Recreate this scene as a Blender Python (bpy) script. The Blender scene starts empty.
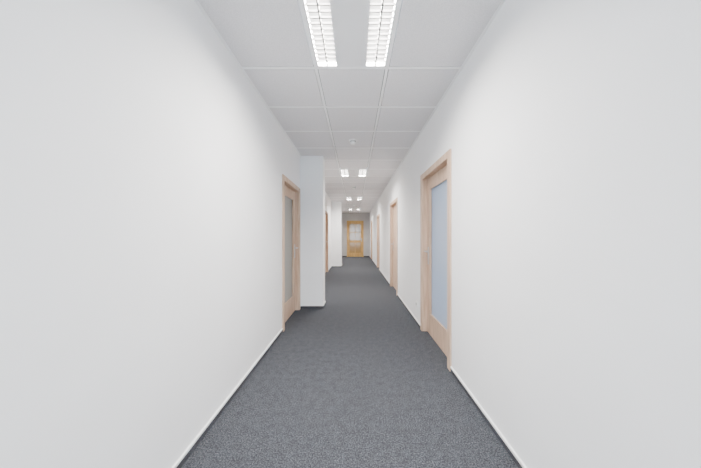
import bpy, bmesh, math
from mathutils import Vector
S=bpy.context.scene
XL,XR=-0.965,0.905
CH=2.69
Y0,Y1=-3.0,14.3
T=0.16
# ---------------- materials
def mat(name):
    m=bpy.data.materials.new(name); m.use_nodes=True
    nt=m.node_tree; b=nt.nodes['Principled BSDF']; return m,nt,b
def simple(name,col,rough=0.5,metal=0.0,spec=0.5):
    m,nt,b=mat(name)
    b.inputs['Base Color'].default_value=(*col,1); b.inputs['Roughness'].default_value=rough
    b.inputs['Metallic'].default_value=metal; b.inputs['Specular IOR Level'].default_value=spec
    return m
def noisy(name,c1,c2,scale,rough=0.8,bump=0.1,bscale=None,detail=4,spec=0.3,stretch=(1,1,1),lo=0.35,hi=0.65,dist=0.01):
    m,nt,b=mat(name); N=nt.nodes; L=nt.links
    tc=N.new('ShaderNodeTexCoord'); mp=N.new('ShaderNodeMapping'); mp.inputs['Scale'].default_value=stretch
    L.new(tc.outputs['Object'],mp.inputs['Vector'])
    n=N.new('ShaderNodeTexNoise'); n.inputs['Scale'].default_value=scale; n.inputs['Detail'].default_value=detail
    L.new(mp.outputs[0],n.inputs['Vector'])
    r=N.new('ShaderNodeValToRGB'); r.color_ramp.elements[0].position=lo; r.color_ramp.elements[1].position=hi
    r.color_ramp.elements[0].color=(*c1,1); r.color_ramp.elements[1].color=(*c2,1)
    L.new(n.outputs['Fac'],r.inputs['Fac']); L.new(r.outputs['Color'],b.inputs['Base Color'])
    n2=N.new('ShaderNodeTexNoise'); n2.inputs['Scale'].default_value=bscale or scale; n2.inputs['Detail'].default_value=3
    L.new(mp.outputs[0],n2.inputs['Vector'])
    bp=N.new('ShaderNodeBump'); bp.inputs['Strength'].default_value=bump; bp.inputs['Distance'].default_value=dist
    L.new(n2.outputs['Fac'],bp.inputs['Height']); L.new(bp.outputs[0],b.inputs['Normal'])
    b.inputs['Roughness'].default_value=rough; b.inputs['Specular IOR Level'].default_value=spec
    return m
M_wall=noisy('wall_paint',(0.888,0.890,0.895),(0.905,0.908,0.913),3,0.75,0.04,150,dist=0.002)
M_ceil=noisy('ceiling_tile',(0.69,0.675,0.685),(0.79,0.775,0.785),160,0.9,0.2,160,dist=0.002)
M_grid=simple('ceiling_grid_metal',(0.94,0.94,0.94),0.4)
M_gap=simple('ceiling_shadow_gap',(0.22,0.22,0.22),0.8)
M_wood=noisy('beech_wood',(0.50,0.345,0.245),(0.64,0.465,0.345),6,0.45,0.03,stretch=(6,6,0.6),dist=0.002)
M_wood2=noisy('golden_oak',(0.42,0.24,0.07),(0.58,0.37,0.13),6,0.4,0.03,stretch=(6,6,0.6),dist=0.002)
M_metal=simple('brushed_steel',(0.55,0.55,0.56),0.3,1.0)
M_plastic=simple('white_plastic',(0.88,0.88,0.86),0.35)
M_base=noisy('skirting_carpet',(0.035,0.038,0.045),(0.07,0.074,0.085),200,0.9,0.2)
M_cap=simple('skirting_cap',(0.85,0.85,0.85),0.5)
M_enam=simple('white_enamel',(0.80,0.80,0.81),0.35)
M_louv=simple('louver_darkened',(0.03,0.03,0.03),0.5,0.0,0.2)  # aluminium blades coloured near-black so they read dark against the bright lamps
# carpet
m,nt,b=mat('loop_carpet'); N=nt.nodes; L=nt.links
tc=N.new('ShaderNodeTexCoord')
n1=N.new('ShaderNodeTexNoise'); n1.inputs['Scale'].default_value=120; n1.inputs['Detail'].default_value=6; n1.inputs['Roughness'].default_value=0.8
n3=N.new('ShaderNodeTexVoronoi'); n3.inputs['Scale'].default_value=180
n4=N.new('ShaderNodeTexNoise'); n4.inputs['Scale'].default_value=20; n4.inputs['Detail'].default_value=5
for n in (n1,n3,n4): L.new(tc.outputs['Object'],n.inputs['Vector'])
r=N.new('ShaderNodeValToRGB'); e=r.color_ramp.elements
e[0].position=0.36; e[0].color=(0.018,0.020,0.025,1); e[1].position=0.66; e[1].color=(0.175,0.18,0.195,1)
k=e.new(0.5); k.color=(0.056,0.060,0.069,1)
L.new(n1.outputs['Fac'],r.inputs['Fac'])
mx=N.new('ShaderNodeMix'); mx.data_type='RGBA'; mx.blend_type='MULTIPLY'; mx.inputs['Factor'].default_value=0.7
r2=N.new('ShaderNodeValToRGB'); r2.color_ramp.elements[0].position=0.35; r2.color_ramp.elements[0].color=(0.7,0.7,0.7,1); r2.color_ramp.elements[1].position=0.65
L.new(n4.outputs['Fac'],r2.inputs['Fac']); L.new(r.outputs['Color'],mx.inputs[6]); L.new(r2.outputs['Color'],mx.inputs[7])
L.new(mx.outputs[2],b.inputs['Base Color'])
bp=N.new('ShaderNodeBump'); bp.inputs['Strength'].default_value=0.5; bp.inputs['Distance'].default_value=0.004
L.new(n3.outputs['Distance'],bp.inputs['Height']); L.new(bp.outputs[0],b.inputs['Normal'])
b.inputs['Roughness'].default_value=0.95; b.inputs['Specular IOR Level'].default_value=0.1
M_carpet=m
def frosted(name,col,glow=0.35):
    m=bpy.data.materials.new(name); m.use_nodes=True; nt=m.node_tree; N=nt.nodes; L=nt.links
    N.remove(N['Principled BSDF']); out=N['Material Output']
    tr=N.new('ShaderNodeBsdfTranslucent'); tr.inputs['Color'].default_value=(*col,1)
    df=N.new('ShaderNodeBsdfDiffuse'); df.inputs['Color'].default_value=(*col,1)
    gl=N.new('ShaderNodeBsdfGlossy'); gl.inputs['Roughness'].default_value=0.12
    a=N.new('ShaderNodeMixShader'); a.inputs[0].default_value=glow
    L.new(df.outputs[0],a.inputs[1]); L.new(tr.outputs[0],a.inputs[2])
    c=N.new('ShaderNodeMixShader'); c.inputs[0].default_value=0.12
    L.new(a.outputs[0],c.inputs[1]); L.new(gl.outputs[0],c.inputs[2]); L.new(c.outputs[0],out.inputs['Surface'])
    return m
M_gR=frosted('frosted_glass_daylight_tint',(0.44,0.52,0.64),0.15)  # blue in the pane colour paints in daylight from the room beyond
M_gL=frosted('frosted_glass_dim_room_tint',(0.38,0.37,0.34),0.04)  # darker pane colour stands in for the dim, unbuilt room behind
M_gE=frosted('amber_glass',(0.36,0.22,0.08),0.05)
m=bpy.data.materials.new('window_glass'); m.use_nodes=True; nt=m.node_tree
nt.nodes.remove(nt.nodes['Principled BSDF'])
t=nt.nodes.new('ShaderNodeBsdfTransparent'); g=nt.nodes.new('ShaderNodeBsdfGlossy'); g.inputs['Roughness'].default_value=0.02
x=nt.nodes.new('ShaderNodeMixShader'); x.inputs[0].default_value=0.06
nt.links.new(t.outputs[0],x.inputs[1]); nt.links.new(g.outputs[0],x.inputs[2]); nt.links.new(x.outputs[0],nt.nodes['Material Output'].inputs['Surface'])
M_clear=m
# ---------------- geometry helpers
def addbox(bm,a,c):
    x0,x1=sorted((a[0],c[0])); y0,y1=sorted((a[1],c[1])); z0,z1=sorted((a[2],c[2]))
    v=[bm.verts.new(p) for p in [(x0,y0,z0),(x1,y0,z0),(x1,y1,z0),(x0,y1,z0),(x0,y0,z1),(x1,y0,z1),(x1,y1,z1),(x0,y1,z1)]]
    for f in [(0,3,2,1),(4,5,6,7),(0,1,5,4),(1,2,6,5),(2,3,7,6),(3,0,4,7)]: bm.faces.new([v[i] for i in f])
def fin(bm,name,m,parent=None,bevel=0,smooth=False):
    me=bpy.data.meshes.new(name); bm.to_mesh(me); bm.free()
    o=bpy.data.objects.new(name,me); S.collection.objects.link(o); me.materials.append(m)
    if smooth:
        for p in me.polygons: p.use_smooth=True
    if parent:
        o.parent=parent; o.location=-parent.location
    if bevel:
        md=o.modifiers.new('bevel','BEVEL'); md.width=bevel; md.segments=2; md.limit_method='ANGLE'
    return o
def boxes(name,lst,m,parent=None,bevel=0):
    bm=bmesh.new()
    for a,c in lst: addbox(bm,a,c)
    return fin(bm,name,m,parent,bevel)
def empty(name,loc):
    e=bpy.data.objects.new(name,None); e.location=loc; e.empty_display_size=0.1; S.collection.objects.link(e); return e
def cyl(bm,c,r1,r2,d,axis='Z',seg=24):
    from mathutils import Matrix
    mt=Matrix.Translation(c)
    if axis=='X': mt=mt@Matrix.Rotation(math.pi/2,4,'Y')
    if axis=='Y': mt=mt@Matrix.Rotation(math.pi/2,4,'X')
    bmesh.ops.create_cone(bm,cap_ends=True,segments=seg,radius1=r1,radius2=r2,depth=d,matrix=mt)
# ---------------- doors layout (y0,y1,glass)
doorsR=[(2.2,3.2,M_gR),(4.98,6.0,None),(8.6,9.6,None),(12.2,13.2,None)]
doorsL=[(3.11,4.09,M_gL),(7.4,8.36,None)]
HD=2.09
def wall(name,face,s,doors):
    l=[]; y=Y0
    xo=face+s*T
    for a,bb,_ in doors:
        l.append(((face,y,0),(xo,a+0.045,CH+0.1)))
        l.append(((face,a+0.045,HD-0.045),(xo,bb-0.045,CH+0.1)))
        y=bb-0.045
    l.append(((face,y,0),(xo,Y1+0.1,CH+0.1)))
    return boxes(name,l,M_wall)
wall('wall_right',XR,1,doorsR); wall('wall_left',XL,-1,doorsL)
ED0,ED1,EH=-0.50,0.52,2.2
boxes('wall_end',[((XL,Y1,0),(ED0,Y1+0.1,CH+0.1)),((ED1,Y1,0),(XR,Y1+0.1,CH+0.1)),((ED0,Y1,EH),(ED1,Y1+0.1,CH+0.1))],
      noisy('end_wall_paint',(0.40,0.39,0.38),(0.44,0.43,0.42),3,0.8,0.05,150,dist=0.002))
boxes('wall_back',[((XL,Y0-0.12,0),(XR,Y0,0.3)),((XL,Y0-0.12,2.55),(XR,Y0,CH+0.1)),((XL,Y0-0.12,0.3),(XL+0.08,Y0,2.55)),((XR-0.08,Y0-0.12,0.3),(XR,Y0,2.55))],M_wall)
w=empty('window_1',(0,Y0-0.06,0.3))
a,c=XL+0.08,XR-0.08; mid=(a+c)/2; zb,zt=0.3,2.55
boxes('frame',[((a,Y0-0.09,zb),(a+0.06,Y0-0.03,zt)),((c-0.06,Y0-0.09,zb),(c,Y0-0.03,zt)),((mid-0.04,Y0-0.09,zb+0.06),(mid+0.04,Y0-0.03,zt-0.06)),
  ((a+0.06,Y0-0.09,zb),(c-0.06,Y0-0.03,zb+0.06)),((a+0.06,Y0-0.09,zt-0.06),(c-0.06,Y0-0.03,zt))],M_plastic,w,0.004)
boxes('glass',[((a+0.06,Y0-0.063,zb+0.06),(c-0.06,Y0-0.057,zt-0.06))],M_clear,w)
boxes('floor',[((XL-T,Y0-0.12,-0.05),(XR+T,Y1+0.1,0))],M_carpet)
P=[(4.15,4.42),(9.6,10.2)]
PX=-0.565
for i,(a,c) in enumerate(P):
    boxes('wall_pillar' ,[((XL,a,0),(PX,c,CH+0.001))],M_wall,bevel=0.004)
def skirting(name,face,s,segs):
    e=empty(name,(face,0,0))
    boxes('carpet_strip',[((face,a,0),(face-s*0.010,c,0.036)) for a,c in segs],M_base,e)
    boxes('cap',[((face,a,0.036),(face-s*0.012,c,0.050)) for a,c in segs],M_cap,e)
def gaps(doors,extra=[]):
    cut=sorted([(a,b) for a,b,_ in doors]+extra); r=[];y=Y0
    for a,b in cut:
        if a>y: r.append((y,a))
        y=b
    r.append((y,Y1)); return r
skirting('baseboard_right',XR,1,gaps(doorsR)); skirting('baseboard_left',XL,-1,gaps(doorsL,P))
for i,(a,c) in enumerate(P):
    e=empty('baseboard_pillar',(PX,a,0))
    boxes('carpet_strip',[((XL,a-0.01,0),(PX+0.01,a,0.036)),((PX,a,0),(PX+0.01,c,0.036)),((XL,c,0),(PX+0.01,c+0.01,0.036))],M_base,e)
    boxes('cap',[((XL,a-0.012,0.036),(PX+0.012,a,0.050)),((PX,a,0.036),(PX+0.012,c,0.050)),((XL,c,0.036),(PX+0.012,c+0.012,0.050))],M_cap,e)
boxes('baseboard_end',[((XL,Y1-0.01,0),(ED0-0.0,Y1,0.06)),((ED1,Y1-0.01,0),(XR,Y1,0.06))],M_base)
# ---------------- doors
dn=[0]
def door(face,s,y0,y1,glass):
    dn[0]+=1
    e=empty('door_%d'%dn[0],(face,(y0+y1)/2,0))
    X=lambda u: face+s*u
    aw=0.07
    boxes('frame',[((X(-0.016),y0,0),(X(0),y0+aw,HD)),((X(-0.016),y1-aw,0),(X(0),y1,HD)),((X(-0.016),y0+aw,HD-aw),(X(0),y1-aw,HD)),
        ((X(0),y0+0.045,0),(X(T),y0+aw,HD-0.045)),((X(0),y1-aw,0),(X(T),y1-0.045,HD-0.045)),((X(0),y0+aw,HD-aw),(X(T),y1-aw,HD-0.045))],M_wood,e,0.003)
    a,c=y0+aw+0.002,y1-aw-0.002; h=HD-aw-0.002
    u0,u1=0.055,0.095
    boxes('door_stop',[((X(u1),y0+aw,0),(X(u1+0.02),y0+aw+0.015,h)),((X(u1),y1-aw-0.015,0),(X(u1+0.02),y1-aw,h)),((X(u1),y0+aw,h-0.015),(X(u1+0.02),y1-aw,h+0.002))],M_wood,e)
    if glass:
        st=0.135; tr=0.14; br=0.27
        boxes('leaf',[((X(u0),a,0.006),(X(u1),a+st,h)),((X(u0),c-st,0.006),(X(u1),c,h)),((X(u0),a+st,h-tr),(X(u1),c-st,h)),((X(u0),a+st,0.006),(X(u1),c-st,br))],M_wood,e,0.003)
        g0,g1,z0,z1=a+st,c-st,br,h-tr; b_=0.014
        boxes('glazing_bead',[((X(u0-0.006),g0-b_,z0-b_),(X(u0+0.01),g0+b_,z1+b_)),((X(u0-0.006),g1-b_,z0-b_),(X(u0+0.01),g1+b_,z1+b_)),
            ((X(u0-0.006),g0+b_,z0-b_),(X(u0+0.01),g1-b_,z0+b_)),((X(u0-0.006),g0+b_,z1-b_),(X(u0+0.01),g1-b_,z1+b_))],M_wood,e,0.003)
        boxes('glass',[((X(0.072),g0,z0),(X(0.078),g1,z1))],glass,e)
    else:
        boxes('leaf',[((X(u0),a,0.006),(X(u1),c,h))],M_wood,e,0.003)
    yh=c-0.06
    boxes('handle_plate',[((X(u0-0.008),yh-0.02,0.90),(X(u0),yh+0.02,1.13))],M_metal,e,0.003)
    bm=bmesh.new()
    cyl(bm,Vector((X(u0-0.03),yh,1.07)),0.010,0.010,0.05,'X',16)
    cyl(bm,Vector((X(u0-0.052),yh-0.055,1.07)),0.009,0.010,0.13,'Y',16)
    cyl(bm,Vector((X(u0-0.010),yh,0.97)),0.009,0.009,0.006,'X',16)
    fin(bm,'handle_lever',M_metal,e,0.002,False)
    bm=bmesh.new()
    for z in (0.25,1.75): cyl(bm,Vector((X(u0-0.004),a+0.002,z)),0.008,0.008,0.09,'Z',12)
    fin(bm,'hinges',M_metal,e)
for a,c,g in doorsR: door(XR,1,a,c,g)
for a,c,g in doorsL: door(XL,-1,a,c,g)
e=empty('door_%d'%(dn[0]+1),((ED0+ED1)/2,Y1,0))
f=0.06
boxes('frame',[((ED0,Y1-0.02,0),(ED0+f,Y1+0.1,EH)),((ED1-f,Y1-0.02,0),(ED1,Y1+0.1,EH)),((ED0+f,Y1-0.02,EH-f),(ED1-f,Y1+0.1,EH))],M_wood2,e,0.004)
a,c,h=ED0+f,ED1-f,EH-f; st=0.11; y0,y1=Y1+0.02,Y1+0.06
l=[((a,y0,0.005),(a+st,y1,h)),((c-st,y0,0.005),(c,y1,h))]
for z0,z1 in ((0.005,0.25),(0.86,1.0),(h-0.13,h)): l.append(((a+st,y0,z0),(c-st,y1,z1)))
boxes('leaf',l,M_wood2,e,0.004)
mid=(a+c)/2
boxes('muntins',[((mid-0.02,y0+0.005,0.25),(mid+0.02,y1-0.005,0.86)),((mid-0.02,y0+0.005,1.0),(mid+0.02,y1-0.005,h-0.13)),((a+st,y0+0.007,1.48),(c-st,y1-0.007,1.52))],M_wood2,e)
boxes('glass',[((a+st,Y1+0.037,0.25),(c-st,Y1+0.043,h-0.13))],M_gE,e)
boxes('handle_plate',[((c-0.075,y0-0.008,0.93),(c-0.035,y0,1.13))],M_metal,e,0.002)
bm=bmesh.new(); cyl(bm,Vector((c-0.055,y0-0.03,1.06)),0.01,0.01,0.05,'Y',16); cyl(bm,Vector((c-0.11,y0-0.05,1.06)),0.01,0.01,0.13,'X',16); fin(bm,'handle_lever',M_metal,e)
# ---------------- ceiling
rows=[]; y=1.38
while y>Y0: y-=0.6
while y<Y1: rows.append((max(y,Y0),min(y+0.6,Y1))); y+=0.6
cols=[(XL,-0.33),(-0.33,0.27),(0.27,XR)]
fix=[-2.22,1.38,4.98,8.58,12.18]
def isfix(a): return any(abs(a-f)<0.1 for f in fix)
hw=0.012; gp=0.006
bm=bmesh.new()
for (a,c) in rows:
    for i,(p,q) in enumerate(cols):
        if i==1 and isfix(a): continue
        # tegular tile: the face drops between the T bars, leaving a small shadow reveal
        p2=p+(hw+gp if i else 0.02); q2=q-(hw+gp if i<2 else 0.02)
        addbox(bm,(p2,a+hw+gp,CH-0.004),(q2,c-hw-gp,CH+0.02))
fin(bm,'ceiling',M_ceil)
bm=bmesh.new()
for (a,c) in rows:
    for i,(p,q) in enumerate(cols):
        if i==1 and isfix(a): continue
        addbox(bm,(p,a,CH+0.02),(q,c,CH+0.03))
fin(bm,'ceiling_backing',M_gap)
bm=bmesh.new(); zz=CH-0.006
for xx in (-0.33,0.27): addbox(bm,(xx-hw,Y0,zz),(xx+hw,Y1,CH))
for (a,c) in rows:
    if a<=Y0: continue
    for p,q in ((XL,-0.33-hw),(-0.33+hw,0.27-hw),(0.27+hw,XR)): addbox(bm,(p,a-hw,zz),(q,a+hw,CH))
addbox(bm,(XL,Y0,zz-0.001),(XL+0.02,Y1,CH)); addbox(bm,(XR-0.02,Y0,zz-0.001),(XR,Y1,CH))
fin(bm,'ceiling_grid',M_grid)
# fixtures
for fy in fix:
    x0,x1=-0.33+hw,0.27-hw; a,c=fy+hw,fy+0.6-hw
    e=empty('ceiling_light',((x0+x1)/2,fy+0.3,CH))
    tw=0.165
    boxes('housing',[((x0,a,CH+0.09),(x1,c,CH+0.10)),((x0,a,CH-0.004),(x0+0.012,c,CH+0.09)),((x1-0.012,a,CH-0.004),(x1,c,CH+0.09)),
        ((x0+0.012,a,CH-0.004),(x1-0.012,a+0.012,CH+0.09)),((x0+0.012,c-0.012,CH-0.004),(x1-0.012,c,CH+0.09)),
        ((x0+tw,a+0.012,CH-0.003),(x1-tw,c-0.012,CH+0.09))],M_enam,e)
    lb=[]
    for (p,q) in ((x0+0.012,x0+tw),(x1-tw,x1-0.012)):
        n=13
        for k in range(1,n):
            yy=a+0.012+(c-a-0.024)*k/n
            lb.append(((p,yy-0.003,CH-0.002),(q,yy+0.003,CH+0.012)))
        m_=(p+q)/2
        lb.append(((m_-0.005,a+0.012,CH-0.002),(m_+0.005,c-0.012,CH+0.013)))
        ld=bpy.data.lights.new('fluorescent_lamp','AREA'); ld.shape='RECTANGLE'; ld.size=q-p-0.01; ld.size_y=c-a-0.03
        ld.energy=88; ld.color=(1,0.955,0.905)
        lo=bpy.data.objects.new('fluorescent_lamp',ld); S.collection.objects.link(lo); lo.parent=e
        lo.location=Vector((m_,(a+c)/2,CH+0.035))-e.location
    boxes('louver',lb,M_louv,e)
# smoke detectors
M_dg=simple('detector_grey',(0.45,0.45,0.44))
for yy in (3.48,6.78,10.68):
    e=empty('smoke_detector',(-0.03,yy,CH))
    bm=bmesh.new(); cyl(bm,Vector((-0.03,yy,CH-0.010)),0.06,0.064,0.018,'Z',32); cyl(bm,Vector((-0.03,yy,CH-0.05)),0.03,0.042,0.026,'Z',32)
    fin(bm,'base_and_cap',M_plastic,e,0.002)
    bm=bmesh.new(); cyl(bm,Vector((-0.03,yy,CH-0.028)),0.038,0.05,0.02,'Z',32); fin(bm,'sensor_chamber',M_dg,e)
# socket
e=empty('wall_socket',(XR,3.43,0.28))
boxes('plate',[((XR-0.010,3.39,0.24),(XR,3.47,0.32))],M_plastic,e,0.003)
bm=bmesh.new(); cyl(bm,Vector((XR-0.012,3.43,0.28)),0.02,0.02,0.006,'X',24); fin(bm,'insert',simple('socket_grey',(0.5,0.5,0.5)),e)
# world
W=bpy.data.worlds.new('World'); S.world=W; W.use_nodes=True
bg=W.node_tree.nodes['Background']; bg.inputs[0].default_value=(0.62,0.81,1.0,1); bg.inputs[1].default_value=11.0
# camera
cd=bpy.data.cameras.new('Camera'); cam=bpy.data.objects.new('Camera',cd); S.collection.objects.link(cam)
cam.location=(0,0,1.27); cam.rotation_euler=(math.pi/2,0,0)
cd.sensor_width=36; cd.lens=36*235/701; cd.clip_start=0.02
cd.shift_x=-4.5/701; cd.shift_y=2/701
S.camera=cam
S.view_settings.view_transform='AgX'
S.view_settings.exposure=0.1
